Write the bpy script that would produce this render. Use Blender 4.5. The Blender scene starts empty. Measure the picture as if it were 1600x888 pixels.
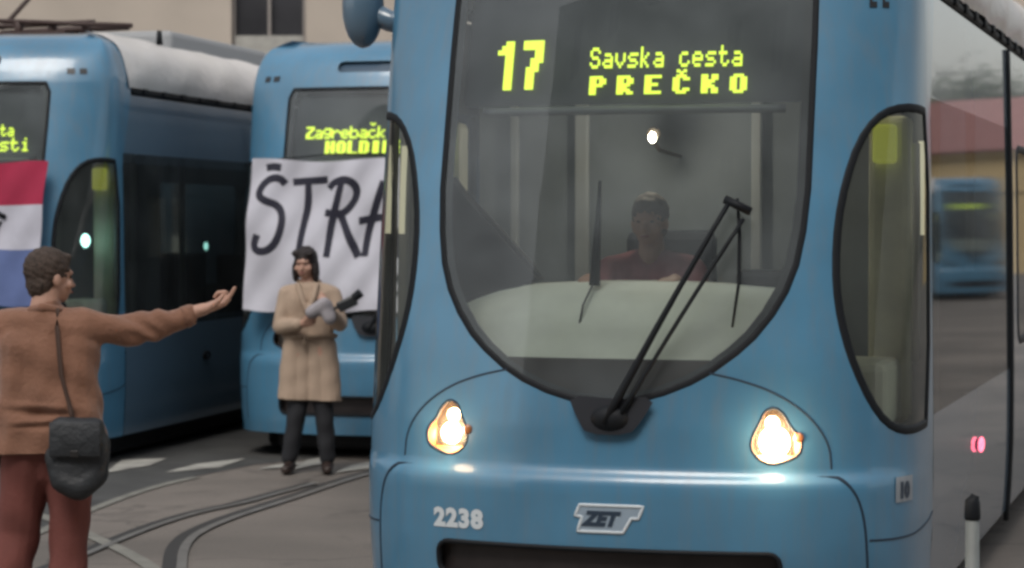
import bpy, bmesh, math, random
import numpy as np
from mathutils import Vector, Matrix
from mathutils.geometry import delaunay_2d_cdt
random.seed(7); np.random.seed(7)
sc = bpy.context.scene
COL = sc.collection
R = math.radians

# ------------------------------------------------------------------ camera
cd = bpy.data.cameras.new('camera'); cam = bpy.data.objects.new('camera', cd); COL.objects.link(cam)
cd.sensor_width = 36; cd.lens = 81.0; cd.clip_start = .1; cd.clip_end = 2000
cam.location = (0, 0, 1.85); cam.rotation_euler = (R(90) - math.atan(94/3600), 0, 0)
cd.dof.use_dof = True; cd.dof.focus_distance = 9.3; cd.dof.aperture_fstop = 3.6
sc.camera = cam
sc.cycles.filter_width = 3.0
# ------------------------------------------------------------------ world, sun, exposure
SUN_EL, SUN_ROT = R(52), R(200)
w = bpy.data.worlds.new('World'); sc.world = w; w.use_nodes = True
nt = w.node_tree; bg = nt.nodes['Background']
sky = nt.nodes.new('ShaderNodeTexSky'); sky.sky_type = 'NISHITA'; sky.sun_disc = False
sky.sun_elevation = SUN_EL; sky.sun_rotation = SUN_ROT; sky.dust_density = 3; sky.air_density = 1.5
hsv = nt.nodes.new('ShaderNodeHueSaturation'); hsv.inputs['Saturation'].default_value = .3
nt.links.new(sky.outputs[0], hsv.inputs['Color']); nt.links.new(hsv.outputs[0], bg.inputs[0])
bg.inputs[1].default_value = .12
sl = bpy.data.lights.new('sun', 'SUN'); sun = bpy.data.objects.new('sun', sl); COL.objects.link(sun)
sl.energy = 1.0; sl.angle = R(25); sl.color = (1, .93, .85)
# Nishita: rotation 0 = sun towards +Y, growing clockwise seen from above
sd = Vector((math.sin(SUN_ROT)*math.cos(SUN_EL), math.cos(SUN_ROT)*math.cos(SUN_EL), math.sin(SUN_EL)))
sun.rotation_euler = sd.to_track_quat('Z', 'Y').to_euler()
sc.view_settings.view_transform = 'Standard'; sc.view_settings.look = 'None'
sc.view_settings.exposure = 0.3; sc.view_settings.gamma = 1
sc.view_settings.use_curve_mapping = False
sc.cycles.max_bounces = 8; sc.cycles.transparent_max_bounces = 16

# ------------------------------------------------------------------ materials
M = {}
def mat(name, col, rough=.5, metal=0, coat=0, coat_rough=.05, noise=0, nscale=6, bump=0, bscale=40, emit=None, estr=0, spec=.5, col2=None, sheen=0, back=None):
    if name in M: return M[name]
    m = bpy.data.materials.new(name); m.use_nodes = True; n = m.node_tree; b = n.nodes['Principled BSDF']
    b.inputs['Base Color'].default_value = (*col, 1); b.inputs['Roughness'].default_value = rough
    b.inputs['Metallic'].default_value = metal; b.inputs['Coat Weight'].default_value = coat
    b.inputs['Coat Roughness'].default_value = coat_rough; b.inputs['Specular IOR Level'].default_value = spec
    b.inputs['Sheen Weight'].default_value = sheen
    tc = n.nodes.new('ShaderNodeTexCoord')
    if noise or col2:
        t = n.nodes.new('ShaderNodeTexNoise'); t.inputs['Scale'].default_value = nscale; t.inputs['Detail'].default_value = 6
        n.links.new(tc.outputs['Object'], t.inputs['Vector'])
        r = n.nodes.new('ShaderNodeMapRange'); r.inputs[1].default_value = .3; r.inputs[2].default_value = .7
        n.links.new(t.outputs['Fac'], r.inputs[0])
        mx = n.nodes.new('ShaderNodeMix'); mx.data_type = 'RGBA'
        c2 = col2 or tuple(c*(1-noise) for c in col); c1 = col if col2 else tuple(c*(1+noise) for c in col)
        mx.inputs[6].default_value = (*c1, 1); mx.inputs[7].default_value = (*c2, 1)
        n.links.new(r.outputs[0], mx.inputs[0]); out = mx.outputs[2]
    else: out = None
    if back:
        g = n.nodes.new('ShaderNodeNewGeometry'); mb = n.nodes.new('ShaderNodeMix'); mb.data_type = 'RGBA'
        n.links.new(g.outputs['Backfacing'], mb.inputs[0])
        if out: n.links.new(out, mb.inputs[6])
        else: mb.inputs[6].default_value = (*col, 1)
        mb.inputs[7].default_value = (*back, 1); out = mb.outputs[2]
        # the inner lining is matt: the clear coat is only on the outside
        mc = n.nodes.new('ShaderNodeMath'); mc.operation = 'MULTIPLY_ADD'; mc.inputs[1].default_value = -coat; mc.inputs[2].default_value = coat
        n.links.new(g.outputs['Backfacing'], mc.inputs[0]); n.links.new(mc.outputs[0], b.inputs['Coat Weight'])
    if out: n.links.new(out, b.inputs['Base Color'])
    if bump:
        t2 = n.nodes.new('ShaderNodeTexNoise'); t2.inputs['Scale'].default_value = bscale; t2.inputs['Detail'].default_value = 8
        n.links.new(tc.outputs['Object'], t2.inputs['Vector'])
        bp = n.nodes.new('ShaderNodeBump'); bp.inputs['Strength'].default_value = bump; bp.inputs['Distance'].default_value = .02
        n.links.new(t2.outputs['Fac'], bp.inputs['Height']); n.links.new(bp.outputs[0], b.inputs['Normal'])
    if emit:
        b.inputs['Emission Color'].default_value = (*emit, 1); b.inputs['Emission Strength'].default_value = estr
    M[name] = m; return m
def glass(name, tint=(.8, .85, .83), dust_haze=.04, rough=.02, ior=1.5):
    m = bpy.data.materials.new(name); m.use_nodes = True; n = m.node_tree; n.nodes.clear()
    o = n.nodes.new('ShaderNodeOutputMaterial'); tr = n.nodes.new('ShaderNodeBsdfTransparent'); tr.inputs[0].default_value = (*tint, 1)
    gl = n.nodes.new('ShaderNodeBsdfGlossy'); gl.inputs['Roughness'].default_value = rough
    df = n.nodes.new('ShaderNodeBsdfDiffuse'); df.inputs[0].default_value = (.50, .56, .59, 1)
    fr = n.nodes.new('ShaderNodeFresnel'); fr.inputs[0].default_value = ior
    tc = n.nodes.new('ShaderNodeTexCoord'); no = n.nodes.new('ShaderNodeTexNoise'); no.inputs['Scale'].default_value = 3; no.inputs['Detail'].default_value = 5
    n.links.new(tc.outputs['Object'], no.inputs[0])
    mp = n.nodes.new('ShaderNodeMath'); mp.operation = 'MULTIPLY'; mp.inputs[1].default_value = dust_haze*2  # dust veil, thickened so the pane's colour carries reflected haze
    n.links.new(no.outputs['Fac'], mp.inputs[0])
    m1 = n.nodes.new('ShaderNodeMixShader'); m2 = n.nodes.new('ShaderNodeMixShader')
    n.links.new(mp.outputs[0], m1.inputs[0]); n.links.new(tr.outputs[0], m1.inputs[1]); n.links.new(df.outputs[0], m1.inputs[2])
    n.links.new(fr.outputs[0], m2.inputs[0]); n.links.new(m1.outputs[0], m2.inputs[1]); n.links.new(gl.outputs[0], m2.inputs[2])
    n.links.new(m2.outputs[0], o.inputs[0]); M[name] = m; return m
PAINT = mat('tram_paint', (.070, .215, .350), .4, coat=1, coat_rough=.08, noise=.13, nscale=2.2, bump=.02, bscale=3, back=(.10, .105, .10))
PAINT_GREYED = mat('paint_reflection_grey', (.10, .17, .24), .35, coat=1, coat_rough=.03, noise=.08, nscale=1.2, back=(.10, .105, .10))  # the same blue paint, greyed to put the ground's reflection into its colour
FAIR = mat('fairing', (.74, .71, .70), .5, coat=.15, col2=(.62, .60, .56), nscale=1.2, bump=.5, bscale=9)
RUB = mat('rubber', (.008, .010, .013), .6, spec=.25)
BLACK = mat('black_trim', (.02, .022, .025), .35)
SEAM = mat('seam_dark', (.012, .03, .055), .7)
GLASS = glass('windshield_glass', (.80, .86, .86), .125)
CHEEK = glass('cheek_glass', (.90, .93, .86), .04)
DGLASS = glass('door_glass', (.24, .28, .26), .08, .05, 1.9)
BOARD = mat('display_board', (.022, .027, .036), .5)
BARM = mat('display_edge', (.16, .17, .19), .5)
LED = mat('led', (.3, .4, .02), .5, emit=(.80, 1.0, .06), estr=1.3)
DASH = mat('dashboard', (.88, .90, .80), .6, noise=.08, nscale=4)
BROWN = mat('cab_lower_trim', (.035, .022, .015), .7, noise=.4, nscale=5)
CABW = mat('cab_wall', (.29, .33, .36), .6, noise=.15, nscale=2)
CABP = mat('cab_post', (.62, .65, .66), .5)
OLIVE = mat('partition', (.84, .83, .66), .5, noise=.12, nscale=5)
YEL = mat('lit_sign', (.55, .60, .08), .5, emit=(.62, .66, .12), estr=.2)
TUBE = mat('saloon_tube', (.8, .8, .7), .5, emit=(1, .93, .68), estr=.42)
SEATM = mat('seat_cloth', (.04, .045, .06), .8)
FLOORM = mat('tram_floor', (.06, .06, .06), .8)
WHITE = mat('white_marking', (.62, .68, .72), .4)
LOGOF = mat('logo_fill', (.30, .38, .46), .4)
NAVY = mat('logo_letters', (.03, .05, .08), .4)
CHROME = mat('reflector', (.42, .20, .09), .5, metal=1)
BULB = mat('headlight_bulb', (1, .9, .7), .5, emit=(1, .80, .50), estr=70)
BULB2 = mat('small_bulb', (1, .85, .6), .5, emit=(1, .74, .40), estr=40)
CLEARL = glass('headlight_cover_glass', (.95, .93, .9), .018, .1)
CLEARL.node_tree.nodes['Diffuse BSDF'].inputs[0].default_value = (.85, .82, .78, 1)
_n = CLEARL.node_tree; _t = _n.nodes.new('ShaderNodeBsdfTranslucent'); _t.inputs[0].default_value = (.9, .86, .8, 1)
_n.links.new(_t.outputs[0], _n.nodes['Mix Shader'].inputs[2])   # moulded plastic cover scatters the bulb's light
OFFB = mat('unlit_bulb', (.7, .7, .7), .2)
AMBER = mat('amber_reflector', (.35, .14, .05), .3, coat=1)
LAMPC = mat('cab_lamp_bulb', (1, .9, .75), .5, emit=(1, .86, .66), estr=40)
TEAL = mat('teal_lamp', (.6, 1, .95), .5, emit=(.5, 1, .95), estr=3)
REDL = mat('door_button_light', (.8, .1, .12), .4, emit=(1, .16, .25), estr=2.2)
STEEL = mat('dark_steel', (.03, .028, .028), .45, metal=.3)
ROOFM = mat('roof_grey', (.33, .34, .35), .7)
PANTO = mat('roof_gear', (.05, .028, .024), .6)

def streaks(m, amt):
    """dried rain streaks and road film: breaks up colour and gloss of the paint"""
    n = m.node_tree; b = n.nodes['Principled BSDF']; tc = n.nodes.new('ShaderNodeTexCoord'); mp = n.nodes.new('ShaderNodeMapping'); mp.inputs['Scale'].default_value = (9, 9, .9)
    t = n.nodes.new('ShaderNodeTexNoise'); t.inputs['Scale'].default_value = 2.5; t.inputs['Detail'].default_value = 9; t.inputs['Roughness'].default_value = .65
    n.links.new(tc.outputs['Object'], mp.inputs[0]); n.links.new(mp.outputs[0], t.inputs[0])
    r = n.nodes.new('ShaderNodeMapRange'); r.inputs[1].default_value = .45; r.inputs[2].default_value = .75; r.inputs[4].default_value = amt; n.links.new(t.outputs['Fac'], r.inputs[0])
    mx = n.nodes.new('ShaderNodeMix'); mx.data_type = 'RGBA'; src = b.inputs['Base Color'].links[0].from_socket
    n.links.new(r.outputs[0], mx.inputs[0]); n.links.new(src, mx.inputs[6]); mx.inputs[7].default_value = (.17, .165, .15, 1); n.links.new(mx.outputs[2], b.inputs['Base Color'])
    r2 = n.nodes.new('ShaderNodeMapRange'); r2.inputs[1].default_value = .35; r2.inputs[2].default_value = .75; r2.inputs[3].default_value = .05; r2.inputs[4].default_value = .28
    n.links.new(t.outputs['Fac'], r2.inputs[0]); n.links.new(r2.outputs[0], b.inputs['Coat Roughness'])
streaks(PAINT, .28)
# ------------------------------------------------------------------ object helpers
def link(name, me, m, parent=None, smooth=True):
    o = bpy.data.objects.new(name, me); COL.objects.link(o)
    if m is not None and not me.materials: me.materials.append(m)
    if smooth and me.polygons: me.polygons.foreach_set('use_smooth', [True]*len(me.polygons))
    if parent: o.parent = parent
    return o
def tag(o, label=None, cat=None, group=None, kind=None):
    if label: o['label'] = label
    if cat: o['category'] = cat
    if group: o['group'] = group
    if kind: o['kind'] = kind
    return o
def empty(name, loc, rz=0):
    o = bpy.data.objects.new(name, None); COL.objects.link(o); o.location = loc; o.rotation_euler = (0, 0, rz); o.empty_display_size = .2
    return o
def mk(verts, faces, name='m'):
    me = bpy.data.meshes.new(name); me.from_pydata([tuple(v) for v in verts], [], faces); me.update(); return me
class MB:
    def __init__(s): s.v = []; s.f = []
    def add(s, V, Fc):
        b = len(s.v); s.v += [tuple(v) for v in V]; s.f += [tuple(i+b for i in f) for f in Fc]; return s
    def box(s, c, d, bev=0, rot=None):
        bm = bmesh.new(); bmesh.ops.create_cube(bm, size=1); bmesh.ops.scale(bm, vec=d, verts=bm.verts)
        if bev: bmesh.ops.bevel(bm, geom=bm.edges[:], offset=min(bev, min(d)*.45), segments=2, affect='EDGES', profile=.5)
        Mx = Matrix.Translation(c) @ (rot.to_4x4() if rot else Matrix())
        bm.transform(Mx); bm.verts.ensure_lookup_table()
        s.add([v.co[:] for v in bm.verts], [[v.index for v in f.verts] for f in bm.faces]); bm.free(); return s
    def tube(s, pts, r, n=10, cap=True, sx=1.0):
        pts = [Vector(p) for p in pts]; rs = r if hasattr(r, '__len__') else [r]*len(pts)
        base = len(s.v); up = Vector((0, 0, 1))
        for i, p in enumerate(pts):
            d = (pts[min(i+1, len(pts)-1)]-pts[max(i-1, 0)]).normalized()
            a = d.cross(up if abs(d.z) < .95 else Vector((0, 1, 0))).normalized(); b = d.cross(a)
            for k in range(n):
                th = 2*math.pi*k/n; s.v.append(tuple(p+a*math.cos(th)*rs[i]*sx+b*math.sin(th)*rs[i]))
        for i in range(len(pts)-1):
            for k in range(n):
                k2 = (k+1) % n; s.f.append((base+i*n+k, base+i*n+k2, base+(i+1)*n+k2, base+(i+1)*n+k))
        if cap: s.f.append(tuple(base+k for k in range(n))[::-1]); s.f.append(tuple(base+(len(pts)-1)*n+k for k in range(n)))
        return s
    def ball(s, c, r, sub=2, sc=(1, 1, 1), rot=None):
        bm = bmesh.new(); bmesh.ops.create_icosphere(bm, subdivisions=sub, radius=r)
        bmesh.ops.scale(bm, vec=sc, verts=bm.verts); bm.transform(Matrix.Translation(c) @ (rot.to_4x4() if rot else Matrix())); bm.verts.ensure_lookup_table()
        s.add([v.co[:] for v in bm.verts], [[v.index for v in f.verts] for f in bm.faces]); bm.free(); return s
    def mesh(s): return mk(s.v, s.f)
    def build(s, name, m, parent=None, smooth=False): return link(name, s.mesh(), m, parent, smooth)

# ------------------------------------------------------------------ the curved tram shell, in (t = arc length round the plan, z)
def cr(P, n=40):
    P = np.array(P, float); P = np.vstack([[-P[1][0], P[1][1]], P, 2*P[-1]-P[-2]]); out = []
    for i in range(1, len(P)-2):
        a, b, c, d = P[i-1:i+3]
        for k in range(n):
            t = k/n; out.append(.5*(2*b+(c-a)*t+(2*a-5*b+4*c-d)*t*t+(3*b-a-3*c+d)*t**3))
    out.append(P[-2]); return np.array(out)
CP = cr([(0, 0), (.3, .012), (.55, .045), (.75, .09), (.9, .14), (1.04, .22), (1.15, .34), (1.215, .5), (1.245, .75), (1.25, 1.0), (1.25, 1.2)])
AL = np.concatenate([[0], np.cumsum(np.hypot(*np.diff(CP, axis=0).T))]); TE = AL[-1]
ZT = np.arange(-.2, 3.8, .005)
def table(P, sig):
    a = np.interp(ZT, *np.array(P).T); k = np.exp(-.5*(np.arange(-30, 31)*.005/sig)**2); k /= k.sum()
    return np.convolve(np.pad(a, 30, 'edge'), k, 'valid')
RZ = table([(0, .03), (.3, -.02), (.5, -.04), (.76, -.045), (.80, -.035), (.83, 0), (1.0, .01), (1.3, .05), (1.6, .105), (2.0, .19), (2.4, .285), (2.8, .385), (2.95, .425), (3.05, .46), (3.15, .51), (3.23, .59), (3.3, .72), (3.34, .9), (3.36, 1.15)], .013)
WX = table([(0, .97), (.3, .99), (.6, 1), (1.0, 1), (2.0, .990), (2.81, .974), (3.0, .967), (3.12, .945), (3.2, .92), (3.27, .88), (3.32, .82), (3.36, .7)], .02)
def surf(t, z):
    t = np.asarray(t, float); z = np.asarray(z, float); a = np.abs(t)
    x = np.interp(a, AL, CP[:, 0])*np.sign(t); y = np.interp(a, AL, CP[:, 1])+np.maximum(0, a-TE)
    r = np.interp(z, ZT, RZ); wd = np.interp(z, ZT, WX); u = np.clip(y, 0, 1); f = 1-u*u*(3-2*u)
    return np.stack([x*wd, y+r*f, z], -1)
def snorm(t, z):
    e = .004; a = surf(np.asarray(t)+e, z)-surf(np.asarray(t)-e, z); b = surf(t, np.asarray(z)+e)-surf(t, np.asarray(z)-e)
    n = np.cross(a, b); return n/np.linalg.norm(n, axis=-1, keepdims=True)
def on(t, z, off=0):
    return surf(t, z)+snorm(t, z)*off
def chaikin(P, n=2, closed=True):
    P = np.array(P, float)
    for _ in range(n):
        Q = np.roll(P, -1, 0) if closed else P[1:]; A = P if closed else P[:-1]
        N = np.empty((2*len(A), 2)); N[0::2] = .75*A+.25*Q; N[1::2] = .25*A+.75*Q
        if not closed: N = np.vstack([P[:1], N, P[-1:]])
        P = N
    return P
def dens(P, step, closed=True):
    P = np.array(P, float); out = []
    for i in range(len(P) if closed else len(P)-1):
        a, b = P[i], P[(i+1) % len(P)]; k = max(1, int(math.ceil(np.hypot(*(b-a))/step)))
        for j in range(k): out.append(a+(b-a)*j/k)
    if not closed: out.append(P[-1])
    return np.array(out)
def pip(pts, poly):
    x, y = pts[:, 0], pts[:, 1]; inside = np.zeros(len(pts), bool); n = len(poly); j = n-1
    for i in range(n):
        xi, yi = poly[i]; xj, yj = poly[j]
        c = ((yi > y) != (yj > y)) & (x < (xj-xi)*(y-yi)/((yj-yi)+1e-12)+xi)
        inside ^= c; j = i
    return inside
def patch(outer, holes=(), off=0, step=.05, stz=None, fn=None, flip=False):
    stz = stz or step; outer = dens(outer, min(step, stz) if step < .2 else step); holes = [dens(h, step) for h in holes]
    B = np.vstack([outer]+holes); mn, mx = outer.min(0), outer.max(0)
    gx, gz = np.meshgrid(np.arange(mn[0]+step*.5, mx[0], step), np.arange(mn[1]+stz*.5, mx[1], stz)); G = np.stack([gx.ravel(), gz.ravel()], -1)
    keep = pip(G, outer)
    for h in holes: keep &= ~pip(G, h)
    G = G[keep]
    if len(G):
        S = np.array([1/step, 1/stz]); ok = np.ones(len(G), bool)
        for i in range(0, len(G), 2000):
            d = ((G[i:i+2000, None]*S-B[None]*S)**2).sum(-1).min(1); ok[i:i+2000] = d > .16
        G = G[ok]
    V = [Vector(p) for p in np.vstack([B, G])] if len(G) else [Vector(p) for p in B]; E = []; k = 0
    for l in [outer]+holes:
        E += [(k+i, k+(i+1) % len(l)) for i in range(len(l))]; k += len(l)
    vo, eo, fo, *_ = delaunay_2d_cdt(V, E, [], 0, 1e-6)
    P = np.array([v[:] for v in vo]); T = np.array([f for f in fo if len(f) == 3]); c = P[T].mean(1); m = pip(c, outer)
    for h in holes: m &= ~pip(c, h)
    T = T[m]
    a = P[T[:, 1]]-P[T[:, 0]]; b = P[T[:, 2]]-P[T[:, 0]]; cr_ = a[:, 0]*b[:, 1]-a[:, 1]*b[:, 0]; T = T[np.abs(cr_) > 1e-9]; cr_ = cr_[np.abs(cr_) > 1e-9]
    T[cr_ < 0] = T[cr_ < 0][:, ::-1]
    if flip: T = T[:, ::-1]
    if fn: W = fn(P[:, 0], P[:, 1]); me = mk(W, T.tolist())
    else:
        W = on(P[:, 0], P[:, 1], off); me = mk(W, T.tolist()); N = snorm(P[:, 0], P[:, 1])
        me.polygons.foreach_set('use_smooth', [True]*len(me.polygons)); me.normals_split_custom_set_from_vertices([tuple(n*(-1 if flip else 1)) for n in N])
    return me
def ribbon(P, wd, closed=True, off=.002, h=.008, step=.03, fn=on):
    """raised strip of width wd that follows a line on the shell"""
    P = dens(P, step, closed); n = len(P)
    if closed: D = np.roll(P, -1, 0)-np.roll(P, 1, 0)
    else: D = np.gradient(P, axis=0)
    D /= np.maximum(1e-9, np.linalg.norm(D, axis=1, keepdims=True)); N = np.stack([D[:, 1], -D[:, 0]], -1)
    rows = [(-.5, off-.006), (-.42, off+h*.7), (-.15, off+h), (.15, off+h), (.42, off+h*.7), (.5, off-.006)]
    V = []; Fc = []
    for a, o in rows:
        q = P+N*a*wd; V += list(fn(q[:, 0], q[:, 1], o))
    for r in range(len(rows)-1):
        for i in range(n if closed else n-1):
            j = (i+1) % n; Fc.append((r*n+i, r*n+j, (r+1)*n+j, (r+1)*n+i))
    if not closed: Fc.append(tuple(r*n for r in range(len(rows)))); Fc.append(tuple(r*n+n-1 for r in range(len(rows)))[::-1])
    return mk(V, Fc)
def mir(P): return [(-a, b) for a, b in P][::-1]
def rrect(t0, z0, t1, z1, r, k=5):
    out = []
    for cx, cz, a0 in ((t1-r, z1-r, 0), (t0+r, z1-r, 90), (t0+r, z0+r, 180), (t1-r, z0+r, 270)):
        for i in range(k+1):
            a = R(a0+90*i/k); out.append((cx+r*math.cos(a), cz+r*math.sin(a)))
    return out
# windshield outline
half = [(0, 1.105), (.12, 1.115), (.25, 1.15), (.36, 1.195), (.45, 1.245), (.55, 1.32), (.62, 1.385), (.69, 1.475), (.745, 1.57), (.785, 1.68), (.81, 1.82), (.825, 2.0), (.83, 2.3), (.835, 2.6), (.835, 2.86), (.80, 2.93)]
WS = half[1:]+mir(half[1:]); WS = WS[::1]+[half[0]]
CW = [(1.71, 2.33), (1.40, 2.345), (1.22, 2.335), (1.12, 2.29), (1.04, 2.19), (.985, 2.03), (.955, 1.86), (.95, 1.68), (.965, 1.52), (1.0, 1.38), (1.05, 1.25), (1.12, 1.12), (1.2, 1.03), (1.3, .99), (1.45, .985), (1.70, 1.0)][::-1]
CW = chaikin(CW, 1)
HL = chaikin([(.715+(a-.715)*.84, .965+(b-.965)*.90) for a, b in [(.635, .875), (.70, .850), (.775, .868), (.835, .895), (.850, .945), (.835, .985), (.790, 1.025), (.765, 1.075), (.715, 1.115), (.660, 1.095), (.640, 1.045), (.605, .985), (.595, .925)]], 1)
LEN = 15.0
TD = 1.80
CACHE = {}
def cached(key, fn):
    if key not in CACHE: CACHE[key] = fn()
    return CACHE[key]

# ---- LED dot letters
FONT = {'S': "01110 10001 10000 01110 00001 10001 01110", 'a': "00000 00000 01110 00001 01111 10001 01111", 'v': "00000 00000 10001 10001 10001 01010 00100",
 's': "00000 00000 01111 10000 01110 00001 11110", 'k': "10000 10000 10010 10100 11000 10100 10010", 'c': "00000 00000 01110 10000 10000 10001 01110",
 'e': "00000 00000 01110 10001 11111 10000 01110", 't': "01000 01000 11110 01000 01000 01001 00110", ' ': "00000 "*7,
 'P': "11110 11011 11011 11110 11000 11000 11000", 'R': "11110 11011 11011 11110 11100 11110 11011", 'E': "11111 11000 11000 11110 11000 11000 11111",
 'C': "01110 11011 11000 11000 11000 11011 01110", 'K': "11011 11011 11110 11100 11110 11011 11011", 'O': "01110 11011 11011 11011 11011 11011 01110",
 '1': "00110 01110 11110 00110 00110 00110 00110 00110 00110 00110 00110", '7': "11111 11111 00011 00011 00111 00110 01110 01100 01100 01100 01100",
 'Z': "11111 00011 00110 01100 11000 11000 11111", 'g': "00000 01111 10001 10001 01111 00001 01110", 'r': "00000 00000 10110 11001 10000 10000 10000",
 'b': "10000 10000 11110 10001 10001 10001 11110", 'i': "00100 00000 01100 00100 00100 00100 01110", 'H': "11011 11011 11011 11111 11011 11011 11011",
 'L': "11000 11000 11000 11000 11000 11000 11111", 'D': "11110 11011 11011 11011 11011 11011 11110", 'I': "01110 01110 01110 01110 01110 01110 01110",
 'N': "11011 11111 11111 11111 11011 11011 11011", 'G': "01110 11011 11000 11111 11011 11011 01110", 'o': "00000 00000 01110 10001 10001 10001 01110",
 'n': "00000 00000 11110 10001 10001 10001 10001", 'd': "00001 00001 01111 10001 10001 10001 01111", 'l': "01100 00100 00100 00100 00100 00100 01110", 'm': "00000 00000 11010 10101 10101 10101 10101"}
def led_line(mb, text, t0, t1, z0, z1, gw, fat=1.0, acc=()):
    n = len(text); pitch = (t1-t0-gw)/max(1, n-1)
    for i, ch in enumerate(text):
        rows = FONT[ch].split(); nr = len(rows); dw = gw/5; dh = (z1-z0)/nr; x0 = t0+i*pitch
        cells = [(c, r) for r, row in enumerate(rows) for c, v in enumerate(row) if v == '1']
        if i in acc: cells += [(1, -2), (3, -2), (2, -1.2)]
        for c, r in cells:
            cx = x0+(c+.5)*dw; cz = z1-(r+.5)*dh; a = dw*.47*fat; b = dh*.47*min(fat, 1.06)
            T = np.array([cx-a, cx+a, cx+a, cx-a]); Z = np.array([cz-b, cz-b, cz+b, cz+b])
            V = list(on(T, Z, -.058))+list(on(T, Z, -.066))
            mb.add(V, [(0, 1, 2, 3), (0, 4, 5, 1), (1, 5, 6, 2), (2, 6, 7, 3), (3, 7, 4, 0)])
def text_mesh(s, size, t0, z0, shear=0, bold=.006, sx=1, sp=1, off=.004, th=.002):
    cu = bpy.data.curves.new('txt', 'FONT'); cu.body = s; cu.size = size; cu.offset = bold; cu.shear = shear; cu.space_character = sp; cu.resolution_u = 3
    o = bpy.data.objects.new('txt', cu); COL.objects.link(o); dg = bpy.context.evaluated_depsgraph_get(); me = bpy.data.meshes.new_from_object(o.evaluated_get(dg))
    V = np.array([v.co[:] for v in me.vertices]); Fc = [tuple(p.vertices) for p in me.polygons]
    bpy.data.objects.remove(o); bpy.data.curves.remove(cu); bpy.data.meshes.remove(me)
    return mk(on(t0+V[:, 0]*sx, z0+V[:, 1], off), Fc)

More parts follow.
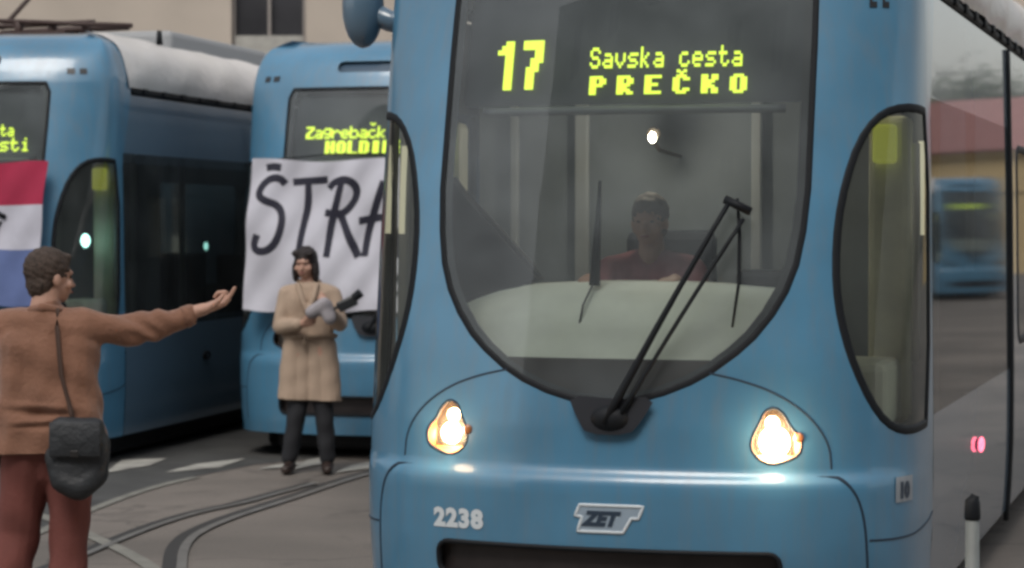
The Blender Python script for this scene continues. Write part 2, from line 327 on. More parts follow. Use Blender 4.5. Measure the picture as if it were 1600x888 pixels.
def make_tram(loc, rz, label, lines, lit=True, side_mirror=False, main=False, cab_lamp=None, group='blue low-floor trams of one type'):
    root = empty('tram', (*loc, 0), rz); tag(root, label, 'tram', group)
    def add(name, key, fn, m, par=root, smooth=True): return link(name, cached(key, fn), m, par, smooth)
    st = .045
    body = add('front_shell', 'fs', lambda: patch(
        [(-TD, .20), (TD, .20), (TD, 2.30), (TD+.22, 2.86), (TD+.22, 3.355), (-TD-.22, 3.355), (-TD-.22, 2.86), (-TD, 2.30)],
        [WS, CW, mir(CW), HL, mir(HL), rrect(-.75, .36, .75, .50, .05), rrect(-.42, 3.06, .42, 3.15, .04)], 0, st), PAINT)
    # panel lines on the nose
    seam1 = [(-1.13, .30), (-1.12, .52), (-1.09, .70), (-1.03, .79), (-.95, .825), (-.5, .825), (0, .825), (.5, .825), (.95, .825), (1.03, .79), (1.09, .70), (1.12, .52), (1.13, .30)]
    add('bumper_seam', 's1', lambda: ribbon(chaikin(seam1, 2, False), .012, False, .0015, .001), SEAM, body)
    arc = [(.95, .84), (.94, .95), (.86, 1.06), (.73, 1.15), (.58, 1.205), (.44, 1.235)]
    for s in (1, -1):
        A = [(s*a, b) for a, b in arc]
        add('bonnet_seam', ('s2', s), lambda: ribbon(chaikin(A, 2, False), .009, False, .0015, .001), SEAM, body)
        Bq = [(s*a, b) for a, b in [(1.13, .55), (1.3, .545), (1.5, .55), (1.7, .575), (1.79, .60)]]
        add('corner_seam', ('s3', s), lambda: ribbon(chaikin(Bq, 1, False), .009, False, .0015, .001), SEAM, body)
    def slot():
        return patch(rrect(-.76, .35, .76, .51, .05), (), -.04, .1)
    add('bumper_slot', 'slot', slot, mat('slot_dark', (.035, .028, .028), .6, noise=.3), body)
    add('slot_rim', 'slotr', lambda: ribbon(rrect(-.75, .36, .75, .50, .05), .022, True, .0, .012), RUB, body)
    add('roof_grille', 'grille', lambda: patch(rrect(-.43, 3.05, .43, 3.16, .04), (), -.03, .06), mat('grille_blue', (.02, .06, .11), .5), body)
    for s in (1, -1):
        add('vent', ('vent', s), lambda: (lambda mb: [mb.add(list(on(np.array([c-.035, c+.035, c+.035, c-.035]), np.array([z-.022, z-.022, z+.022, z+.022]), .004)), [(0, 1, 2, 3)]) for c, z in ((s*1.0, 3.02), (s*1.11, 3.02))] and mb.mesh())(MB()), BLACK, body)
    if main:
        mb = MB()
        for c in (1.10, 1.17):
            for dz in (0, .04):
                mb.add(list(on(np.array([c-.02, c+.02, c+.02, c-.02]), np.array([2.765, 2.765, 2.79, 2.79])+dz, .004)), [(0, 1, 2, 3)])
            mb.add(list(on(np.array([c-.02, c-.005, c-.005, c-.02]), np.array([2.78, 2.78, 2.84, 2.84]), .005)), [(0, 1, 2, 3)])
        mb.build('corner_marking', BLACK, body)
    # glazing
    ws = add('windshield', 'ws', lambda: patch(WS, (), -.004, .05), GLASS)
    inner = [(a*.94, 1.105+(b-1.105)*.965+.032 if b < 2 else b-.02) for a, b in WS]
    add('windshield_seal', 'wsr', lambda: ribbon(WS, .03, True, -.001, .003), RUB, ws)
    add('windshield_band', 'wsb', lambda: patch(WS, [inner], -.009, .05), BLACK, ws)
    for s in (1, -1):
        W = CW if s == 1 else np.array(mir(CW))
        g = add('cheek_window', ('cw', s), lambda: patch(W, (), -.004, .05), CHEEK)
        add('cheek_seal', ('cws', s), lambda: ribbon(W, .04, True, -.001, .004), RUB, g)
    # headlights
    for s in (1, -1):
        H = HL if s == 1 else mir(HL)
        p0 = Vector(on(s*.71, .965, -.10)); hl = add('headlight', ('hl', s), lambda: patch(H, (), -.002, .04), CLEARL)
        def bowl():
            rim = on(np.array([h[0] for h in H]), np.array([h[1] for h in H]), -.003); V = []; Fc = []; n = len(rim)
            for k in range(6):
                a = k/5; q = math.cos(a*math.pi/2*.93)
                for r_ in rim:
                    v = Vector(r_); cc = Vector(on(s*.71, .965, -.003)); d = v-cc; V.append(cc+d*q+Vector((0, 1, 0))*.10*math.sin(a*math.pi/2))
            for k in range(5):
                for i in range(n): j = (i+1) % n; Fc.append((k*n+i, k*n+j, (k+1)*n+j, (k+1)*n+i))
            Fc.append(tuple(5*n+i for i in range(n))); return mk(V, Fc)
        add('bowl', ('bowl', s), bowl, CHROME, hl)
        add('headlight_rim', ('hr', s), lambda: ribbon(H, .012, True, 0, .002), SEAM, hl)
        big = .062 if s == 1 else .046
        c = Vector(on(s*.715, .955, -.035)); MB().ball(c, big if main else .03, 3).build('bulb', BULB if lit else OFFB, hl, True)
        c2 = Vector(on(s*.705, 1.035, -.03)); MB().ball(c2, .028 if main else .015, 3).build('bulb', BULB2 if lit else OFFB, hl, True)
        if main:   # added point lamp before the lens, lays a warm halo on the paint
            pl = bpy.data.lights.new('headlight_halo_fill', 'POINT'); pl.energy = 2.2 if s == 1 else 1.1; pl.color = (1, .66, .38); pl.shadow_soft_size = .05
            po = bpy.data.objects.new('headlight_halo_fill', pl); COL.objects.link(po); po.parent = hl; po.location = Vector(on(s*.715, .96, .10))
        c3 = Vector(on(s*.615 if s < 0 else .812, .975, .004)); MB().ball(c3, .022, 2, (1, .4, 1)).build('side_reflector', AMBER, hl, True)
    # destination display
    bd = add('display', 'board', lambda: patch(rrect(-.80, 2.38, .80, 2.90, .03), (), -.075, .08), BOARD)
    add('display_edge', 'bedge', lambda: ribbon([(-.68, 2.355), (.72, 2.355)], .035, False, -.075, .02, .05), BARM, bd)
    for ln in lines:
        mb = MB(); led_line(mb, *ln); mb.build('display_text', LED, bd)
    # cab
    def dash():
        T = np.linspace(-.80, .80, 41); V = []; Fc = []; zf = 1.27
        fx = on(T, np.full_like(T, zf), -.035)
        tops = [1.60-.045*(abs(t)/.8)**2 for t in T]
        for k, a in enumerate(np.linspace(0, 1, 9)):
            for i, t in enumerate(T):
                e = math.sin(a*math.pi/2); x = fx[i][0]*(1+.04*a); y = fx[i][1]*(1-a)+(.72+.06*(t/.8)**2)*a; z = zf+(tops[i]-zf)*e
                V.append((x, y, z))
        n = len(T)
        for k in range(8):
            for i in range(n-1): Fc.append((k*n+i, k*n+i+1, (k+1)*n+i+1, (k+1)*n+i))
        base = len(V); V += [(v[0], v[1]+.01, .8) for v in V[8*n:9*n]]
        for i in range(n-1): Fc.append((8*n+i, 8*n+i+1, base+i+1, base+i))
        return mk(V, Fc)
    add('dashboard', 'dash', dash, DASH)
    add('cab_trim', 'ctrim', lambda: patch([(-.8, .9), (.8, .9), (.78, 1.29), (-.78, 1.29)], (), -.03, .1), BROWN)
    for s in (1, -1):
        def shelf():
            mb = MB(); mb.box((s*.99, .66, 1.12), (.24, .5, .30), .04); return mb.mesh()
        add('cab_shelf', ('shelf', s), shelf, DASH, smooth=False)
        def post():
            mb = MB(); P = [Vector(on(s*.90, z, -.07)) for z in (1.35, 1.7, 2.1, 2.5, 2.88)]; mb.tube(P, [.055, .05, .05, .055, .06], 10); return mb.mesh()
        add('cab_pillar', ('pil', s), post, mat('pillar_brown', (.11, .09, .065), .6))
    w1 = MB(); w1.box((0, 1.85, 1.75), (2.30, .04, 2.2)); add('cab_rear_wall', 'rw', w1.mesh, CABW, smooth=False)
    for x_, wd in ((-.60, .07), (.28, .05), (-.95, .04), (.95, .05)):
        add('wall_post', ('wp', x_), lambda: MB().box((x_, 1.79, 1.9), (wd, .04, 1.9), .01).mesh(), CABP, smooth=False)
    # partition between cab and door, olive white, with a handle
    for s in (1, -1):
        pa = add('partition', ('part', s), lambda: MB().box((s*1.04, 1.02, 1.65), (.18, .14, 1.35), .03).mesh(), OLIVE, smooth=False)
        add('grab_handle', ('gh', s), lambda: MB().tube([(s*1.16, .95, 1.25), (s*1.17, .9, 1.5), (s*1.17, .9, 1.95), (s*1.16, .95, 2.2)], .018, 10).mesh(), CABP, pa)
        add('green_sign', ('gs', s), lambda: MB().box((s*1.03, .91, 2.20), (.10, .08, .17), .015).mesh(), YEL, pa, False)
    add('cab_floor', 'cf', lambda: MB().box((0, 1.05, .78), (2.1, 1.5, .06)).mesh(), FLOORM, smooth=False)
    add('cab_ceiling', 'cc', lambda: MB().box((0, 1.35, 2.90), (1.6, .8, .03)).mesh(), FLOORM, smooth=False)
    seat = add('driver_seat', 'seat', lambda: MB().box((-.08, 1.28, 1.20), (.48, .46, .12), .05).mesh(), SEATM, smooth=False)
    add('backrest', 'seatb', lambda: MB().box((-.08, 1.53, 1.52), (.44, .10, .60), .05).mesh(), SEATM, seat, False)
    add('seat_base', 'seatc', lambda: MB().tube([(-.08, 1.3, .80), (-.08, 1.3, 1.15)], .07, 12).mesh(), STEEL, seat)
    if main:
        hl_ = MB().ball((-.13, 1.35, 2.257), .021, 3, (.8, .8, 1.15)).build('cab_lamp', LAMPC, root, True)
        MB().tube([(-.13, 1.37, 2.24), (-.12, 1.45, 2.20), (-.11, 1.6, 2.19), (-.10, 1.79, 2.18)], .010, 8).ball((-.13, 1.375, 2.275), .035, 2, (1, .7, 1)).build('lamp_arm', mat('lamp_brown', (.05, .04, .03), .6), hl_)
        pl = bpy.data.lights.new('cab_lamp_light', 'POINT'); pl.energy = 3.5; pl.color = (1, .88, .70); pl.shadow_soft_size = .03; po = bpy.data.objects.new('cab_lamp_light', pl); COL.objects.link(po); po.parent = hl_; po.location = (-.13, 1.27, 2.257)
        MB().tube([(-.185, .20, 1.29), (-.18, .34, 1.50), (-.18, .52, 1.60)], .005, 6).tube([(-.18, .52, 1.58), (-.175, .54, 1.78), (-.165, .56, 2.04)], [.026, .018, .007], 8).build('cab_aerial', RUB, root, True)
        # dark triangular gusset by the pillar at the left of the cab
        MB().add([(-.86, .42, 1.42), (-.50, .70, 1.60), (-.56, .72, 1.68), (-.80, .5, 2.0), (-.84, .48, 2.06), (-.86, .50, 1.5),
                  (-.84, .46, 1.42), (-.48, .74, 1.60), (-.54, .76, 1.68), (-.78, .54, 2.0), (-.82, .52, 2.06), (-.84, .54, 1.5)],
                 [(0, 1, 2, 3, 4, 5), (11, 10, 9, 8, 7, 6), (0, 6, 7, 1), (1, 7, 8, 2), (2, 8, 9, 3), (3, 9, 10, 4), (4, 10, 11, 5), (5, 11, 6, 0)]).build('cab_gusset', RUB, root)
        MB().box((.58, .74, 1.60), (.34, .10, .10), .03).build('ticket_reader', RUB, root)
    if main:
        for s in (1, -1): MB().tube([(s*1.155, 1.18, 1.80), (s*1.155, 1.18, 2.22)], .014, 10).build('saloon_lamp', TUBE, root, True)
        for s in (1, -1): MB().tube([(s*.98, .80, 2.36), (s*1.10, 1.0, 2.36)], .02, 10).build('cheek_fill_tube', TUBE, root, True)  # added glowing tubes, brighten the partition inside the cheek windows
    if cab_lamp: MB().ball(cab_lamp, .045, 2, (.8, .8, 1.2)).build('cab_lamp', TEAL, root, True)
    # sides
    for s in (1, -1):
        S = lambda P: P if s == 1 else mir(P)
        dr = add('door', ('dr', s), lambda: patch(S([(TD+.015, .20), (5.18, .20), (5.18, 1.02), (TD+.015, 1.02)]), (), 0, .3, .06), PAINT_GREYED)
        add('door_glass', ('dg', s), lambda: patch(S([(TD+.015, 1.02), (5.18, 1.02), (5.18, 2.40), (TD+.015, 2.40)]), (), 0, .3, .06), DGLASS, dr)
        add('door_edge', ('de', s), lambda: ribbon(S([(5.22, .14), (5.23, 1.2), (5.23, 2.85)]), .09, False, 0, .02, .1), RUB, dr)
        bt = add('door_button', ('db', s), lambda: (lambda c: MB().tube([c, c+Vector((s*.012, 0, 0))], .03, 16).mesh())(Vector(on(s*3.55, .73, .001))), RUB, dr)
        if s == 1: add('button_light', ('bl', main), lambda: (lambda c: MB().tube([c+Vector((.016, math.cos(a)*.075, math.sin(a)*.030)) for a in np.linspace(0, 2*math.pi, 25)], .009, 6).mesh())(Vector(on(3.55, .73, .001))), REDL if main else RUB, bt)
        add('header_panel', ('hp', s), lambda: patch(S([(TD+.01, 2.40), (LEN, 2.40), (LEN, 2.86), (TD+.22, 2.86), (TD+.01, 2.33)]), (), -.001, .5, .08), PAINT_GREYED)
        ww = [rrect(a, 1.15, a+2.6, 2.3, .12) for a in (5.7, 8.6, 11.5)]
        sp = add('side_panel', ('sp', s), lambda: patch(S([(5.2, .20), (LEN, .20), (LEN, 2.40), (5.2, 2.40)]), [S(q) for q in ww], 0, .4, .1), PAINT_GREYED)
        for i, q in enumerate(ww):
            wq = add('side_window', ('sw', s, i), lambda: patch(S(q), (), -.006, .3, .1), DGLASS)
            add('window_seal', ('sws', s, i), lambda: ribbon(S(q), .05, True, -.004, .01, .1), RUB, wq)
        def rail():
            me = ribbon(S([(TD+.24, 2.895), (LEN, 2.895)]), .055, False, -.02, .03, .2); mb = MB(); mb.v = [v.co[:] for v in me.vertices]; mb.f = [tuple(p.vertices) for p in me.polygons]
            for a in np.arange(2.3, LEN, .42): mb.box(tuple(on(s*a, 2.90, .01)), (.03, .10, .05), .012)
            return mb.mesh()
        add('roof_rail', ('rr', s), rail, RUB, smooth=False)
        def fair():
            Ts = np.arange(TD+.16, LEN, .12); Zs = np.linspace(2.92, 3.358, 12); V = []; Fc = []
            for z in Zs:
                v = (z-2.92)/.44; b = .038*math.sin(math.pi*min(1, v*1.15+.08))
                for t in Ts: V.append(on(s*t, z, b*min(1, (t-TD-.16)/.15+.15)+.012+.018*(.5-abs(math.sin(t*2.1+z*4+math.sin(t*1.3))))+.010*(.5-abs(math.sin(t*3.7-z*9)))))
            n = len(Ts)
            for k in range(len(Zs)-1):
                for i in range(n-1):
                    q = (k*n+i, k*n+i+1, (k+1)*n+i+1, (k+1)*n+i); Fc.append(q if s == 1 else q[::-1])
            return mk(V, Fc)
        add('roof_fairing', ('rf', s), fair, FAIR)
    def cap():
        T = np.concatenate([np.linspace(-LEN, -TE, 8), np.linspace(-TE+.05, TE-.05, 40), np.linspace(TE, LEN, 8)]); V = on(T, np.full_like(T, 3.354), 0); return mk(V, [tuple(range(len(V)))])
    add('roof', 'roof', cap, ROOFM, smooth=False)
    add('rear_wall', 'rear', lambda: MB().box((0, LEN-.05, 1.75), (2.4, .05, 3.1)).mesh(), PAINT_GREYED, smooth=False)
    add('passenger_floor', 'pf', lambda: MB().box((0, 8.4, .36), (2.4, 13.0, .06)).mesh(), FLOORM, smooth=False)
    for x_, y_ in ((.75, 2.3), (.75, 3.4), (-.75, 2.3), (-.75, 3.4), (0, 4.6), (.8, 6.2)):
        add('handrail', ('hrl', x_, y_), lambda: MB().tube([(x_, y_, .4), (x_, y_, 2.85)], .03, 10).mesh(), CABP)
    for x_, y_ in ((.62, 5.4), (.62, 6.4), (-.62, 5.4), (-.62, 6.4)):
        add('passenger_seat', ('ps', x_, y_), lambda: MB().box((x_, y_, .85), (.75, .45, .08), .03).box((x_, y_+.24, 1.2), (.75, .07, .7), .03).mesh(), SEATM, smooth=False)
    add('underframe', 'uf', lambda: MB().box((0, 7.7, .16), (2.2, 13.8, .24), .03).box((0, .75, .17), (1.7, .9, .22), .04).mesh(), mat('under', (.012, .012, .014), .8), smooth=False)
    for y_ in (2.6, 4.3, 9.5, 11.2):
        [add('wheel', ('wheel', y_, x), lambda: MB().tube([(x-.06, y_, .3), (x+.06, y_, .3)], .3, 24).mesh(), STEEL, smooth=False) for x in (-.6, .6)]
    # wiper
    def wip():
        mb = MB(); pv = Vector(on(.02, 1.02, .05)); hx = Vector(on(.50, 1.93, .06)); pv2 = Vector(on(.09, 1.06, .05)); hx2 = Vector(on(.56, 1.86, .05))
        def arm(a, b, r):
            P = []
            for k in np.linspace(0, 1, 9):
                p = a.lerp(b, float(k)); P.append(p+Vector((0, -.03*math.sin(k*math.pi), 0)))
            mb.tube(P, r, 8)
        arm(pv, hx, [.017, .017, .016, .014, .013, .012, .012, .011, .011]); arm(pv2, hx2, .009); mb.tube([hx+Vector((-.02, 0, .01)), hx2+Vector((.03, 0, .03))], .018, 8)
        return mb.mesh()
    wp = add('wiper', 'wip', wip, RUB)
    add('wiper_blade', 'wib', lambda: MB().tube([Vector(on(t, z, .025)) for t, z in ((.53, 1.95), (.545, 1.8), (.55, 1.6), (.53, 1.42))], [.007, .008, .007, .005], 6).mesh(), RUB, wp)
    add('wiper_base', 'wbase', lambda: patch(chaikin([(-.15, 1.135), (-.10, 1.03), (-.06, .975), (.12, .975), (.17, 1.03), (.23, 1.135), (.05, 1.12)], 1), (), .035, .03), mat('wiper_housing', (.02, .022, .028), .4), wp)
    add('wiper_boss', 'wboss', lambda: MB().ball(tuple(on(.035, 1.04, .02)), .075, 3, (1.15, .6, .75)).mesh(), RUB, wp)
    if side_mirror:
        def mirr():
            mb = MB(); c = Vector((-1.375, .80, 2.86))
            mb.ball(c, .135, 3, (.72, .8, 1.45)); return mb.mesh()
        mo = add('side_mirror', 'mirr', mirr, PAINT_GREYED)
        MB().tube([(-1.16, .85, 2.78), (-1.25, .82, 2.79), (-1.36, .8, 2.84)], [.06, .05, .055], 12).build('mirror_arm', PAINT_GREYED, mo, True)
    return root

MAIN_LINES = [('17', -.63, -.40, 2.45, 2.665, .10, 1.06), ('Savska cesta', -.17, .52, 2.535, 2.625, .046, 1.0), ('PRECKO', -.165, .545, 2.42, 2.50, .075, 1.06, (3,))]
A0 = R(17.7)
tramA = make_tram((.375, 9.55), -A0, 'large light blue tram filling the foreground with lit headlights and route 17 display', MAIN_LINES, True, True, True)
B_LINES = [('Zagrebacki', -.68, .12, 2.545, 2.64, .075, 1.05, (7,)), ('HOLDING', -.49, .20, 2.42, 2.525, .085, 1.06)]
tramB = make_tram((-1.12, 17.9), -R(13), 'light blue tram behind the woman with a white strike banner across its front', B_LINES, False)
C_LINES = [('Savska cesta', -.15, .56, 2.535, 2.625, .05, 1.06), ('mladosti', .02, .70, 2.42, 2.52, .075, 1.06)]
tramC = make_tram((-4.43, 17.35), -R(13), 'light blue tram at the left edge with a striped flag on its front', C_LINES, False, cab_lamp=(.98, .75, 1.72))

# writing and marks on the main tram's nose
link('fleet_number', text_mesh('2238', .105, -.765, .565, bold=.006, sp=1.12, sx=1.05), WHITE, tramA, False)
lg = [(-.085, .685), (.185, .685), (.165, .635), (.135, .635), (.10, .575), (-.095, .575), (-.075, .635), (-.105, .64)]
lo = link('logo', patch(np.array(lg), (), .003, .05), LOGOF, tramA)
link('logo_border', ribbon(np.array(lg), .014, True, .004, .002, .02), WHITE, lo)
link('logo_letters', text_mesh('ZET', .080, -.070, .603, shear=.35, bold=.005, off=.006, sx=1.0), NAVY, lo, False)
st_ = link('number_sticker', patch([(1.27, .695), (1.41, .695), (1.41, .80), (1.27, .80)], (), .004, .05), mat('sticker', (.30, .33, .36), .5), tramA)
link('sticker_text', text_mesh('10', .085, 1.29, .715, bold=.006, off=.006), NAVY, st_, False)

# ------------------------------------------------------------------ ground
def ground_mat():
    m = bpy.data.materials.new('asphalt'); m.use_nodes = True; n = m.node_tree; b = n.nodes['Principled BSDF']; b.inputs['Roughness'].default_value = .75
    tc = n.nodes.new('ShaderNodeTexCoord')
    def noise(s, d=8, dist=0):
        t = n.nodes.new('ShaderNodeTexNoise'); t.inputs['Scale'].default_value = s; t.inputs['Detail'].default_value = d; t.inputs['Distortion'].default_value = dist; n.links.new(tc.outputs['Object'], t.inputs[0]); return t
    a = noise(.35, 5, .6); r = n.nodes.new('ShaderNodeValToRGB'); r.color_ramp.elements[0].position = .35; r.color_ramp.elements[1].position = .65
    r.color_ramp.elements[0].color = (.135, .120, .105, 1); r.color_ramp.elements[1].color = (.220, .192, .168, 1); n.links.new(a.outputs['Fac'], r.inputs[0])
    f = noise(60, 6); r2 = n.nodes.new('ShaderNodeValToRGB'); r2.color_ramp.elements[0].color = (.6, .6, .6, 1); r2.color_ramp.elements[1].color = (1.3, 1.3, 1.3, 1); n.links.new(f.outputs['Fac'], r2.inputs[0])
    mx = n.nodes.new('ShaderNodeMix'); mx.data_type = 'RGBA'; mx.blend_type = 'MULTIPLY'; mx.inputs[0].default_value = 1; n.links.new(r.outputs[0], mx.inputs[6]); n.links.new(r2.outputs[0], mx.inputs[7])
    s3 = noise(1.6, 4, 1.5); r3 = n.nodes.new('ShaderNodeValToRGB'); r3.color_ramp.elements[0].position = .30; r3.color_ramp.elements[0].color = (.6, .6, .6, 1); r3.color_ramp.elements[1].position = .42; r3.color_ramp.elements[1].color = (1, 1, 1, 1); n.links.new(s3.outputs['Fac'], r3.inputs[0])
    mx2 = n.nodes.new('ShaderNodeMix'); mx2.data_type = 'RGBA'; mx2.blend_type = 'MULTIPLY'; mx2.inputs[0].default_value = .6; n.links.new(mx.outputs[2], mx2.inputs[6]); n.links.new(r3.outputs[0], mx2.inputs[7])
    vo = n.nodes.new('ShaderNodeTexVoronoi'); vo.feature = 'DISTANCE_TO_EDGE'; vo.inputs['Scale'].default_value = .45; wv = n.nodes.new('ShaderNodeVectorMath'); wv.operation = 'ADD'; wn = noise(1.3, 6)
    n.links.new(tc.outputs['Object'], wv.inputs[0]); n.links.new(wn.outputs['Color'], wv.inputs[1]); n.links.new(wv.outputs[0], vo.inputs['Vector'])
    r4 = n.nodes.new('ShaderNodeValToRGB'); r4.color_ramp.elements[0].color = (.45, .45, .45, 1); r4.color_ramp.elements[1].position = .012; r4.color_ramp.elements[1].color = (1, 1, 1, 1); n.links.new(vo.outputs['Distance'], r4.inputs[0])
    mx3 = n.nodes.new('ShaderNodeMix'); mx3.data_type = 'RGBA'; mx3.blend_type = 'MULTIPLY'; mx3.inputs[0].default_value = .7; n.links.new(mx2.outputs[2], mx3.inputs[6]); n.links.new(r4.outputs[0], mx3.inputs[7])
    n.links.new(mx3.outputs[2], b.inputs['Base Color'])
    bp = n.nodes.new('ShaderNodeBump'); bp.inputs['Strength'].default_value = .4; bp.inputs['Distance'].default_value = .01; n.links.new(f.outputs['Fac'], bp.inputs['Height']); n.links.new(bp.outputs[0], b.inputs['Normal'])
    return m
g = link('ground', mk([(-600, -600, 0), (600, -600, 0), (600, 600, 0), (-600, 600, 0)], [(0, 1, 2, 3)]), ground_mat(), smooth=False); tag(g, kind='structure')
def gp(px, py):
    Y = 1.85*3600/(py-350); return ((px-800)/3600*Y, Y)
def gz(X, Y): return gp(130+X/3.404, 660+Y/3.404)
darkas = mat('dark_asphalt', (.062, .062, .060), .85, noise=.25, nscale=3, bump=.3, bscale=60)
# the darker carriageway under and before the parked trams, its edge running obliquely
link('road', mk([(*p, .004) for p in [gp(-900, 1010), gp(20, 845), gp(140, 800), gp(210, 773), gp(275, 752), gp(400, 727), gp(560, 712), (2, 19.5), (5, 30), (5, 60), (-40, 60)]], [tuple(range(11))]), darkas, smooth=False)['kind'] = 'structure'
paint = mat('road_paint', (.52, .51, .46), .7, col2=(.25, .24, .22), nscale=5)
def strip(name, pts, wd, m, z=.008, h=.0, label=None, cat=None, kind='structure'):
    P = chaikin(np.array(pts), 3, False); D = np.gradient(P, axis=0); D /= np.linalg.norm(D, axis=1, keepdims=True); N = np.stack([-D[:, 1], D[:, 0]], -1)
    n = len(P); V = [(p[0], p[1], z) for p in P+N*wd/2]+[(p[0], p[1], z) for p in P-N*wd/2]
    o = link(name, mk(V, [(i, i+1, n+i+1, n+i) for i in range(n-1)]), m, smooth=False); o['kind'] = kind; return o
stripes = [[(110, 280), (200, 210), (440, 202), (350, 238)], [(430, 277), (600, 232), (862, 202), (720, 250)],
           [(920, 262), (1010, 238), (1180, 222), (1100, 248)], [(1110, 262), (1190, 210), (1330, 185), (1300, 225)], [(1340, 278), (1420, 240), (1600, 205), (1560, 250)], [(1640, 270), (1720, 235), (1880, 205), (1830, 245)]]
for s in stripes:
    o = link('crossing_stripe', mk([(*gz(*p), .012) for p in s], [tuple(range(len(s)))][:1]), paint, smooth=False); tag(o, kind='structure')
groove = mat('rail_groove', (.040, .037, .034), .6); railm = mat('rail_steel', (.21, .20, .185), .45, metal=.25, noise=.2, nscale=8)
def rail(pts, dark=.075, light=.055, gap=.068):
    P = np.array(pts); strip('tram_track', P, dark, groove, .008)
    D = np.gradient(P, axis=0); D /= np.linalg.norm(D, axis=1, keepdims=True); N = np.stack([D[:, 1], -D[:, 0]], -1); strip('tram_rail', P+N*gap, light, railm, .013)
rail([gz(400, 1100), gz(430, 900), gz(450, 776), gz(458, 700), gz(495, 640), gz(560, 592), gz(700, 530), gz(860, 477), gz(1100, 402), gz(1300, 332), gz(1500, 272), gz(1750, 215)])
rail([gz(-250, 800), gz(80, 660), gz(330, 560), gz(530, 498), gz(650, 470), gz(800, 440), gz(960, 395), gz(1200, 330)], .07, .05, .06)
strip('kerb_line', [gz(-300, 620), gz(-100, 530), gz(50, 468), gz(250, 390), gz(450, 330), gz(600, 300)], .075, mat('kerb_pale', (.21, .205, .18), .8, noise=.2), .008)
strip('kerb_line', [gz(-250, 500), gz(-60, 570), gz(100, 645), gz(250, 715), gz(380, 800), gz(600, 1000)], .09, M['kerb_pale'], .009)

# ------------------------------------------------------------------ cloth on the parked trams
def cloth_fn(x0, x1, z0, z1, seed, amp=.02, base=-.03):
    def fn(x, z, off=0):
        x = np.asarray(x, float); z = np.asarray(z, float); y = np.interp(z, ZT, RZ)+base-np.abs(x)*.0+amp*np.sin(x*9+seed)*.5+amp*np.sin(z*7+x*4+seed*2)*.6+amp*.4*np.sin(x*21-z*13)
        return np.stack([x, y-off, z+.016*np.sin(x*6+seed)*(z-z0)/(z1-z0)+.012*np.sin(x*11+seed)*(z1-z)/(z1-z0)], -1)
    return fn
def cloth_obj(name, rect, fn, m, parent):
    x0, z0, x1, z1 = rect
    nx, nz = 60, 34; V = []; Fc = []
    for off in (0, -.004):
        for j in range(nz+1):
            for i in range(nx+1): V.append(fn(x0+(x1-x0)*i/nx, z0+(z1-z0)*j/nz, off))
    n = nx+1; K = n*(nz+1)
    for j in range(nz):
        for i in range(nx):
            a = j*n+i; Fc.append((a, a+1, a+1+n, a+n)); Fc.append((K+a+n, K+a+n+1, K+a+1, K+a))
    return link(name, mk(V, Fc), m, parent)
CLOTH = mat('banner_cloth', (.52, .52, .58), .9, noise=.06, nscale=4)
ban = empty('banner', (-1.12, 17.9, 0), -R(13)); tag(ban, 'white cloth banner with black handwriting hung on the tram behind the woman', 'banner')
fnB = cloth_fn(-.97, 1.0, 1.19, 2.34, 1.0, .034, -.045)
cl = cloth_obj('banner_cloth', (-1.02, 1.17, 1.0, 2.355), fnB, CLOTH, ban)
INK = mat('banner_ink', (.015, .015, .03), .8)
def bz(X, Y):
    px = 360+X/3.288; py = 230+Y/3.288; return ((px-577)/193.0, 1.85+(350-py)/199.0)
strokes = [[(140, 112), (180, 104), (218, 108)], [(243, 190), (215, 160), (165, 165), (125, 205), (113, 255), (150, 282), (210, 298), (245, 350), (243, 430), (215, 505), (165, 540), (115, 535), (108, 500), (122, 455)],
           [(280, 178), (370, 166), (470, 158)], [(365, 172), (372, 290), (350, 420), (345, 530)], [(550, 165), (520, 300), (497, 420), (492, 560)],
           [(480, 205), (505, 172), (565, 158), (618, 190), (630, 250), (590, 312), (545, 342), (468, 330)], [(545, 342), (595, 450), (650, 565)],
           [(765, 185), (722, 330), (688, 450), (682, 565)], [(765, 185), (800, 330), (838, 450), (860, 565)], [(645, 382), (740, 372), (830, 362)]]
mb = MB()
for s in strokes:
    P = chaikin(np.array([bz(*p) for p in s]), 3, False); me = ribbon(P, .062, False, .004, .001, .02, fn=fnB); mb.add([v.co[:] for v in me.vertices], [tuple(p.vertices) for p in me.polygons])
mb.build('lettering', INK, cl)
MB().tube([(-.98, .28, 2.35), (-.4, .27, 2.40), (.5, .27, 2.40), (1.0, .28, 2.36)], .008, 6).build('banner_cord', RUB, ban)
MB().ball((.9, 3.6, 1.65), .024, 2, (.8, .8, 1.6)).build('saloon_lamp', TEAL, tramC, True)
flag = empty('flag', (-4.43, 17.35, 0), -R(13)); tag(flag, 'red, white and blue striped flag draped over the front of the leftmost tram', 'flag')
fnF = cloth_fn(-.9, .82, 1.2, 2.31, 3.0, .02, -.02)
for nm, z0, z1, c in (('blue_stripe', 1.24, 1.655, (.10, .14, .30)), ('white_stripe', 1.655, 1.985, (.48, .48, .55)), ('red_stripe', 1.985, 2.31, (.34, .02, .06))):
    cloth_obj(nm, (-.9, z0, .90, z1), fnF, mat(nm, c, .9, noise=.1, nscale=4), flag)

